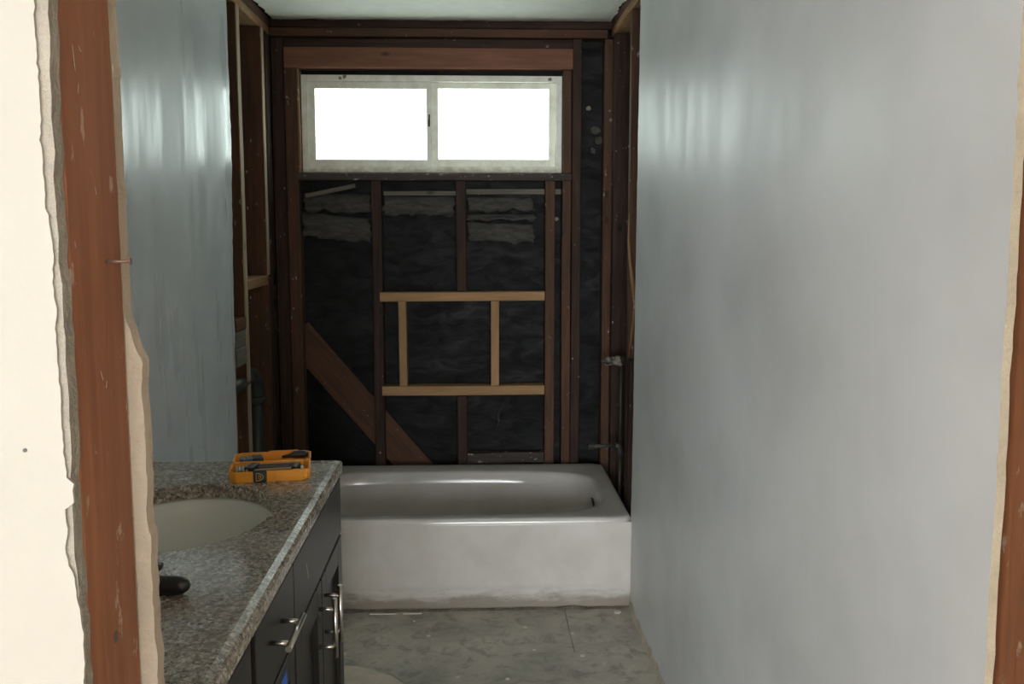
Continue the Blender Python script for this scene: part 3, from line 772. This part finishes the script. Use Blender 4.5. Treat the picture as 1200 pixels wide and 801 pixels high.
# plaster chips on the floor
chips = [(0.178, 3.33, 0.013, 'oval pale plaster chip on the floor below the middle of the tub'),
         (-0.17, 3.27, 0.010, 'pale plaster chip on the floor left of centre, in front of the tub'),
         (0.345, 3.27, 0.009, 'pale plaster chip on the floor just right of the short panel seam'),
         (0.36, 3.09, 0.012, 'pale plaster chip farther from the tub, below the one by the seam'),
         (0.535, 3.455, 0.020, 'flat pale plaster flake in the corner of tub and right wall'),
         (-0.455, 3.135, 0.018, 'broken white plaster chip beside the cabinet and the torn underlayment'),
         (-0.23, 3.40, 0.007, 'small white plaster chip close to the tub at left'),
         (0.20, 3.14, 0.009, 'small pale plaster chip in the middle of the bare floor'),
         (-0.06, 2.95, 0.008, 'pale plaster chip nearest the bottom edge of the picture at centre left'),
         (0.10, 2.93, 0.010, 'pale plaster chip nearest the bottom edge of the picture at centre')]
for k, (x, y, r, lab) in enumerate(chips):
    o = link('plaster_chip', chipmesh(r, k*3.1, 0.15, 11), 'chip', loc=(x, y, 0.0)); o.rotation_euler = (0, 0, k*1.3)
    tag(o, lab, 'debris', 'plaster chips on the floor')

# ------------------------------------------------------------------ vanity cabinet
CX = -0.340          # plane of the door fronts
van = tag(empty('vanity_cabinet', (-0.62, 1.55, 0)), 'long espresso vanity cabinet with steel bar pulls at the left', 'cabinet')
ox, oy = -0.62, 1.55
def V(x, y, z): return (x-ox, y-oy, z)
def vbox(bm, x0, x1, y0, y1, z0, z1, mi=0, bev=0.0): box(bm, x0-ox, x1-ox, y0-oy, y1-oy, z0, z1, mi, bev)
bm = bmesh.new(); vbox(bm, -0.885, -0.362, 0.78, 2.362, 0.10, 0.690)
vbox(bm, -0.885, -0.867, 0.78, 2.362, 0.690, 0.828); vbox(bm, -0.380, -0.362, 0.78, 2.362, 0.690, 0.828)
for y_ in (0.78, 1.50, 1.60, 2.344): vbox(bm, -0.867, -0.380, y_, y_+0.018, 0.690, 0.828)
vbox(bm, -0.885, -0.43, 0.78, 2.362, 0.0, 0.10)
link('carcass', bm, 'espresso', van)
bm = bmesh.new(); vbox(bm, -0.3618, -0.3606, 0.785, 2.352, 0.105, 0.825); link('gap_shade_sheet', bm, 'espresso_in', van)  # near-black sheet that paints shade into the gaps between the fronts
def slab(name, y0, y1, z0, z1):
    bm = bmesh.new(); vbox(bm, -0.3604, CX, y0, y1, z0, z1, bev=0.002); return link(name, bm, 'espresso', van)
def shaker(name, y0, y1, z0, z1, st=0.058):
    bm = bmesh.new()
    vbox(bm, -0.3604, CX, y0, y0+st, z0, z1, bev=0.0015); vbox(bm, -0.3604, CX, y1-st, y1, z0, z1, bev=0.0015)
    vbox(bm, -0.3604, CX, y0+st, y1-st, z1-st, z1, bev=0.0015); vbox(bm, -0.3604, CX, y0+st, y1-st, z0, z0+st, bev=0.0015)
    vbox(bm, -0.3604, CX-0.012, y0+st-0.004, y1-st+0.004, z0+st-0.004, z1-st+0.004)
    return link(name, bm, 'espresso', van)
def pull(parent, p0, p1):
    bm = bmesh.new(); p0, p1 = Vector(p0), Vector(p1); d = (p1-p0)
    x = CX+0.034
    tube(bm, [V(x, p0.y, p0.z), V(x, p1.y, p1.z)], 0.0055, 14)
    for t in (0.18, 0.82):
        q = p0+d*t; tube(bm, [V(CX-0.002, q.y, q.z), V(x, q.y, q.z)], 0.0042, 10)
    return link('handle', bm, 'steel', parent)
fd = slab('false_front', 1.734, 2.358, 0.682, 0.822)
d1 = shaker('door', 1.736, 2.040, 0.125, 0.674); pull(d1, (0, 2.005, 0.512), (0, 2.005, 0.645))
d2 = shaker('door', 2.046, 2.356, 0.125, 0.674); pull(d2, (0, 2.085, 0.512), (0, 2.085, 0.645))
a = slab('drawer', 1.425, 1.729, 0.682, 0.822); pull(a, (0, 1.500, 0.760), (0, 1.640, 0.760))
b = shaker('drawer', 1.425, 1.722, 0.41, 0.674, 0.05); pull(b, (0, 1.50, 0.55), (0, 1.64, 0.55))
c = shaker('drawer', 1.425, 1.722, 0.125, 0.402, 0.05); pull(c, (0, 1.50, 0.27), (0, 1.64, 0.27))
slab('false_front', 0.79, 1.392, 0.682, 0.822)
d3 = shaker('door', 0.79, 1.088, 0.125, 0.674); pull(d3, (0, 1.05, 0.512), (0, 1.05, 0.645))
d4 = shaker('door', 1.094, 1.392, 0.125, 0.674); pull(d4, (0, 1.13, 0.512), (0, 1.13, 0.645))
bm = bmesh.new(); vbox(bm, CX+0.0002, CX+0.0008, 1.60, 1.645, 0.625, 0.655); tp = link('tape', bm, 'tape', b); tp['label'] = 'scrap of blue tape'
# white paint drip on the long front
bm = bmesh.new(); vs = [bm.verts.new(V(CX+0.0004, y, z)) for y, z in ((1.865, 0.772), (1.870, 0.775), (1.872, 0.765), (1.882, 0.750), (1.885, 0.738), (1.881, 0.736), (1.877, 0.748), (1.868, 0.762))]
bm.faces.new(vs); link('paint_drip', bm, 'gypsum', fd)

# ------------------------------------------------------------------ granite countertop with two sink holes
def ell(cx, cy, a, b, n=64): return [(cx+a*math.cos(2*PI*i/n), cy+b*math.sin(2*PI*i/n)) for i in range(n)]
SINKS = [(-0.605, 1.925, 0.185, 0.238), (-0.605, 1.180, 0.185, 0.238)]
bm = bmesh.new(); Z = 0.860
kx0, kx1, ky0, ky1 = -0.888, -0.338, 0.78, 2.392
def loop(ins, z, n=1): return [bm.verts.new(p) for p in ((kx0, ky0, z), (kx1-ins, ky0, z), (kx1-ins, ky1-ins, z), (kx0, ky1-ins, z))]
outs = [loop(0.0165, Z), loop(0.0050, Z-0.0042), loop(0.0020, Z-0.0070), loop(0.0, Z-0.012), loop(0.0, Z-0.032)]
hol = []
for s in SINKS:
    e = ell(*s); e2 = ell(s[0], s[1], s[2]-0.002, s[3]-0.002)
    hol.append(([bm.verts.new((x, y, Z)) for x, y in e], [bm.verts.new((x, y, Z-0.003)) for x, y in e2], [bm.verts.new((x, y, Z-0.032)) for x, y in e2]))
def fill(loops):
    es = []
    for vs in loops:
        for i in range(len(vs)):
            es.append(bm.edges.get((vs[i], vs[(i+1) % len(vs)])) or bm.edges.new((vs[i], vs[(i+1) % len(vs)])))
    bmesh.ops.triangle_fill(bm, use_beauty=True, edges=es)
fill([outs[0]] + [h[0] for h in hol]); fill([outs[-1]] + [h[2] for h in hol])
for p, q in zip(outs, outs[1:]):
    for i in range(4):
        f = bm.faces.new((p[i], p[(i+1) % 4], q[(i+1) % 4], q[i])); f.smooth = False
for h in hol:
    for p, q in zip(h, h[1:]):
        for i in range(len(p)): bm.faces.new((p[i], p[(i+1) % len(p)], q[(i+1) % len(q)], q[i]))
bmesh.ops.recalc_face_normals(bm, faces=list(bm.faces))
tag(link('countertop', bm, 'granite'), 'speckled tan granite countertop with polished rounded edge on the vanity', 'countertop')

def bowl(cx, cy, a, b, lab):
    root = tag(empty('sink', (cx, cy, 0.70)), lab, 'sink', 'undermount sinks in the granite top')
    bm = bmesh.new(); n = 64; rings = []
    prof = [(1.06, 0.0), (1.02, 0.0), (1.0, -0.006), (0.98, -0.024), (0.92, -0.052), (0.80, -0.080), (0.62, -0.100), (0.38, -0.112), (0.10, -0.116)]
    for k, dz in prof: rings.append([bm.verts.new((x, y, 0.1275+dz)) for x, y in ell(0, 0, a*k, b*k, n)])
    for k in range(len(rings)-1):
        for i in range(n): bm.faces.new((rings[k][i], rings[k][(i+1) % n], rings[k+1][(i+1) % n], rings[k+1][i])).smooth = True
    bm.faces.new(rings[-1])
    bmesh.ops.recalc_face_normals(bm, faces=list(bm.faces))
    o = link('bowl', bm, 'porcelain', root)
    bm = bmesh.new(); bmesh.ops.create_cone(bm, segments=24, radius1=0.021, radius2=0.019, depth=0.004, cap_ends=True)
    link('drain', bm, 'chrome', root, loc=(0, 0, 0.0135))
bowl(*SINKS[0], 'oval white undermount sink nearer the tub')
bowl(*SINKS[1], 'oval white undermount sink at the bottom left, nearest the camera')

# ------------------------------------------------------------------ black faucet lying on the counter
root = tag(empty('faucet', (-0.61, 1.50, 0.860)), 'black faucet with a rounded spout end on the granite behind the stud', 'faucet')
bm = bmesh.new(); tube(bm, [(-0.02, 0.0, 0.020), (0.05, -0.003, 0.018), (0.10, -0.008, 0.0155), (0.132, -0.011, 0.0155), (0.143, -0.012, 0.0155), (0.150, -0.0125, 0.0155), (0.154, -0.013, 0.0155)], [0.015, 0.0155, 0.015, 0.015, 0.0135, 0.009, 0.003], 20); link('spout', bm, 'bronze', root)
bm = bmesh.new(); tube(bm, [(-0.03, 0, 0), (-0.03, 0, 0.006), (-0.03, 0, 0.007), (-0.03, 0, 0.05), (-0.03, 0, 0.055)], [0.026, 0.026, 0.021, 0.019, 0.010], 24); link('faucet_body', bm, 'bronze', root)
bm = bmesh.new(); box(bm, -0.035, 0.103, 0.004, 0.022, 0.033, 0.044, bev=0.003); box(bm, -0.040, -0.022, -0.006, 0.022, 0.045, 0.058, bev=0.002); link('lever', bm, 'bronze', root)

# ------------------------------------------------------------------ open orange bit case
CW, CD, CH = 0.185, 0.212, 0.0245
th = math.radians(9)
case = tag(empty('tool_case', (-0.492, 2.280, 0.8602), th), 'open orange plastic bit case with black latch on the counter end', 'tool case')
def octo(hx, hy, c): return [(-hx+c, -hy), (hx-c, -hy), (hx, -hy+c), (hx, hy-c), (hx-c, hy), (-hx+c, hy), (-hx, hy-c), (-hx, -hy+c)]
def tray(y0, y1, h):
    bm = bmesh.new(); cy = (y0+y1)/2; hy = (y1-y0)/2; hx = CW/2; wt = 0.0045
    o1 = [(x, y+cy) for x, y in octo(hx, hy, 0.016)]; i1 = [(x, y+cy) for x, y in octo(hx-wt, hy-wt, 0.013)]
    ob = [bm.verts.new((x*0.975, cy+(y-cy)*0.975, 0)) for x, y in o1]; ot = [bm.verts.new((x, y, h)) for x, y in o1]
    it = [bm.verts.new((x, y, h)) for x, y in i1]; ib = [bm.verts.new((x*0.97, cy+(y-cy)*0.97, 0.004)) for x, y in i1]
    bm.faces.new(ob[::-1]); bm.faces.new(ib)
    for i in range(8):
        j = (i+1) % 8
        bm.faces.new((ob[i], ob[j], ot[j], ot[i])); bm.faces.new((ot[i], ot[j], it[j], it[i])); bm.faces.new((it[i], it[j], ib[j], ib[i]))
    return bm
bm = tray(-CD/2, -0.001, CH); box(bm, 0.012, 0.030, -CD/2-0.003, -CD/2+0.002, 0.002, CH-0.004, bev=0.001)
box(bm, 0.050, 0.086, -CD/2+0.004, -CD/2+0.010, 0.004, CH+0.001, bev=0.001); link('case_base', bm, 'orange', case)
bm = tray(0.001, CD/2, CH*0.9); box(bm, -0.012, 0.06, CD/2-0.006, CD/2-0.0005, CH*0.9, CH*0.9+0.003, bev=0.001); link('case_lid', bm, 'orange', case)
bm = bmesh.new(); tube(bm, [(-0.07, 0, CH*0.86), (0.07, 0, CH*0.86)], 0.0035, 10); link('hinge', bm, 'orange', case)
bm = bmesh.new(); box(bm, -0.036, -0.006, -CD/2-0.006, -CD/2-0.0002, 0.001, CH+0.003, bev=0.0018); box(bm, -0.036, -0.006, -CD/2-0.006, -CD/2+0.006, CH+0.0005, CH+0.003, bev=0.001)
lt = link('latch', bm, 'toolblack', case)
# emblem: an outlined letter D with a small mark inside
def strokes(paths, y, w, parent, mk):
    bm = bmesh.new()
    for pth in paths:
        tube(bm, [(x, y, z) for x, z in pth], w, 6)
    return link('emblem', bm, mk, parent)
def Dp(cx, cz, w, h):
    p = [(cx-w/2, cz-h/2), (cx-w/2, cz), (cx-w/2, cz+h/2)]
    p += [(cx-w/2+w*math.sin(a), cz+h/2*math.cos(a)) for a in [i*PI/10 for i in range(1, 11)]]
    return p
em = strokes([Dp(-0.0215, 0.0135, 0.016, 0.018)], -CD/2-0.0062, 0.0009, lt, 'yellow')
em = strokes([Dp(-0.0212, 0.0135, 0.006, 0.008), [(-0.0215, 0.0135), (-0.0185, 0.0135)]], -CD/2-0.0062, 0.0006, lt, 'yellow')
# contents, each its own thing
ct, sn = math.cos(th), math.sin(th)
def incase(name, lx, ly, z, rz, bm, mk, lab, cat, group=None, ry=0.0):
    ly *= 1.25
    o = link(name, bm, mk); wx = -0.492+lx*ct-ly*sn; wy = 2.280+lx*sn+ly*ct
    o.matrix_world = Matrix.Translation((wx, wy, 0.8602+z)) @ Matrix.Rotation(th+rz, 4, 'Z') @ Matrix.Rotation(ry, 4, 'Y')
    return tag(o, lab, cat, group)
def holder(w, d, h, n, mi_col=1):
    bm = bmesh.new(); box(bm, -w/2, w/2, -d/2, d/2, 0, h, 0, 0.001)
    for i in range(n):
        x = -w/2+w*(i+0.5)/n; tube(bm, [(x, -d/2-0.010, h), (x, d/2-0.002, h)], 0.0028, 6, mi_col, smooth=False)
    return bm
incase('bit_holder', -0.062, 0.040, 0.004, 0.25, holder(0.030, 0.030, 0.018, 3, 0), 'toolblue', 'blue-grey bit holder at the rear left of the orange case', 'bit holder')
bm = bmesh.new(); box(bm, -0.013, 0.013, -0.02, 0.02, 0, 0.022, 0, 0.003); incase('bit_holder', -0.036, 0.036, 0.004, 0.15, bm, 'toolblack', 'black bit holder beside the blue-grey one in the case', 'bit holder')
bm = bmesh.new(); tube(bm, [(-0.030, 0, 0.006), (-0.01, 0, 0.008), (0.0, 0, 0.010), (0.025, 0, 0.010), (0.032, 0, 0.008)], [0.004, 0.005, 0.009, 0.010, 0.006], 12); incase('screwdriver', 0.052, 0.050, 0.012, 0.12, bm, 'toolblack', 'stubby black screwdriver at the rear right of the orange case', 'screwdriver')
incase('bit_holder', -0.066, -0.042, 0.004, 0.10, holder(0.030, 0.040, 0.017, 4, 1), ('toolblack', 'steel'), 'bit holder full of silver bits at the front left of the case', 'bit holder')
bm = bmesh.new(); box(bm, -0.010, 0.010, -0.026, 0.026, 0, 0.022, 0, 0.002); incase('magnetic_bit_guide', -0.043, -0.036, 0.004, -0.30, bm, 'toolblack', 'dark block leaning in the front tray behind the bits', 'bit guide')
for k, (ly, z, rz, L, r) in enumerate([(-0.020, 0.020, 0.02, 0.12, 0.0032), (-0.030, 0.018, -0.04, 0.105, 0.0026), (-0.040, 0.016, 0.05, 0.085, 0.0022)]):
    bm = bmesh.new(); tube(bm, [(-L/2, -0.018, 0), (-L/2, -0.004, 0), (-L/2+0.004, 0, 0), (L/2, 0, 0)], r, 6, smooth=False)
    incase('hex_key', 0.006, ly, z, rz, bm, 'toolgrey' if k != 2 else 'steel', ('longest grey hex key along the middle of the case', 'medium grey hex key in the front tray of the case', 'short shiny hex key nearest the black latch')[k], 'hex key', 'hex keys in the orange case')
bm = bmesh.new(); tube(bm, [(0, -0.02, 0.008), (0, 0.0, 0.008), (0, 0.0005, 0.008), (0, 0.018, 0.008)], [0.004, 0.004, 0.007, 0.007], 12); incase('socket', 0.072, -0.038, 0.004, 0.1, bm, 'chrome', 'small chrome socket at the front right of the orange case', 'socket')
bm = bmesh.new(); box(bm, -0.006, 0.006, -0.024, 0.024, 0, 0.020, 0, 0.002); incase('bit_holder', 0.058, -0.038, 0.004, -0.2, bm, 'toolblack', 'narrow black bit holder beside the chrome socket', 'bit holder')
bm = bmesh.new(); box(bm, -0.022, 0.022, -0.006, 0.006, 0, 0.006, 0, 0.002); incase('driver_bit', 0.020, -0.055, 0.006, 0.35, bm, 'toolgrey', 'grey bit lying loose right of the black latch', 'bit')

# dark smudge on the granite
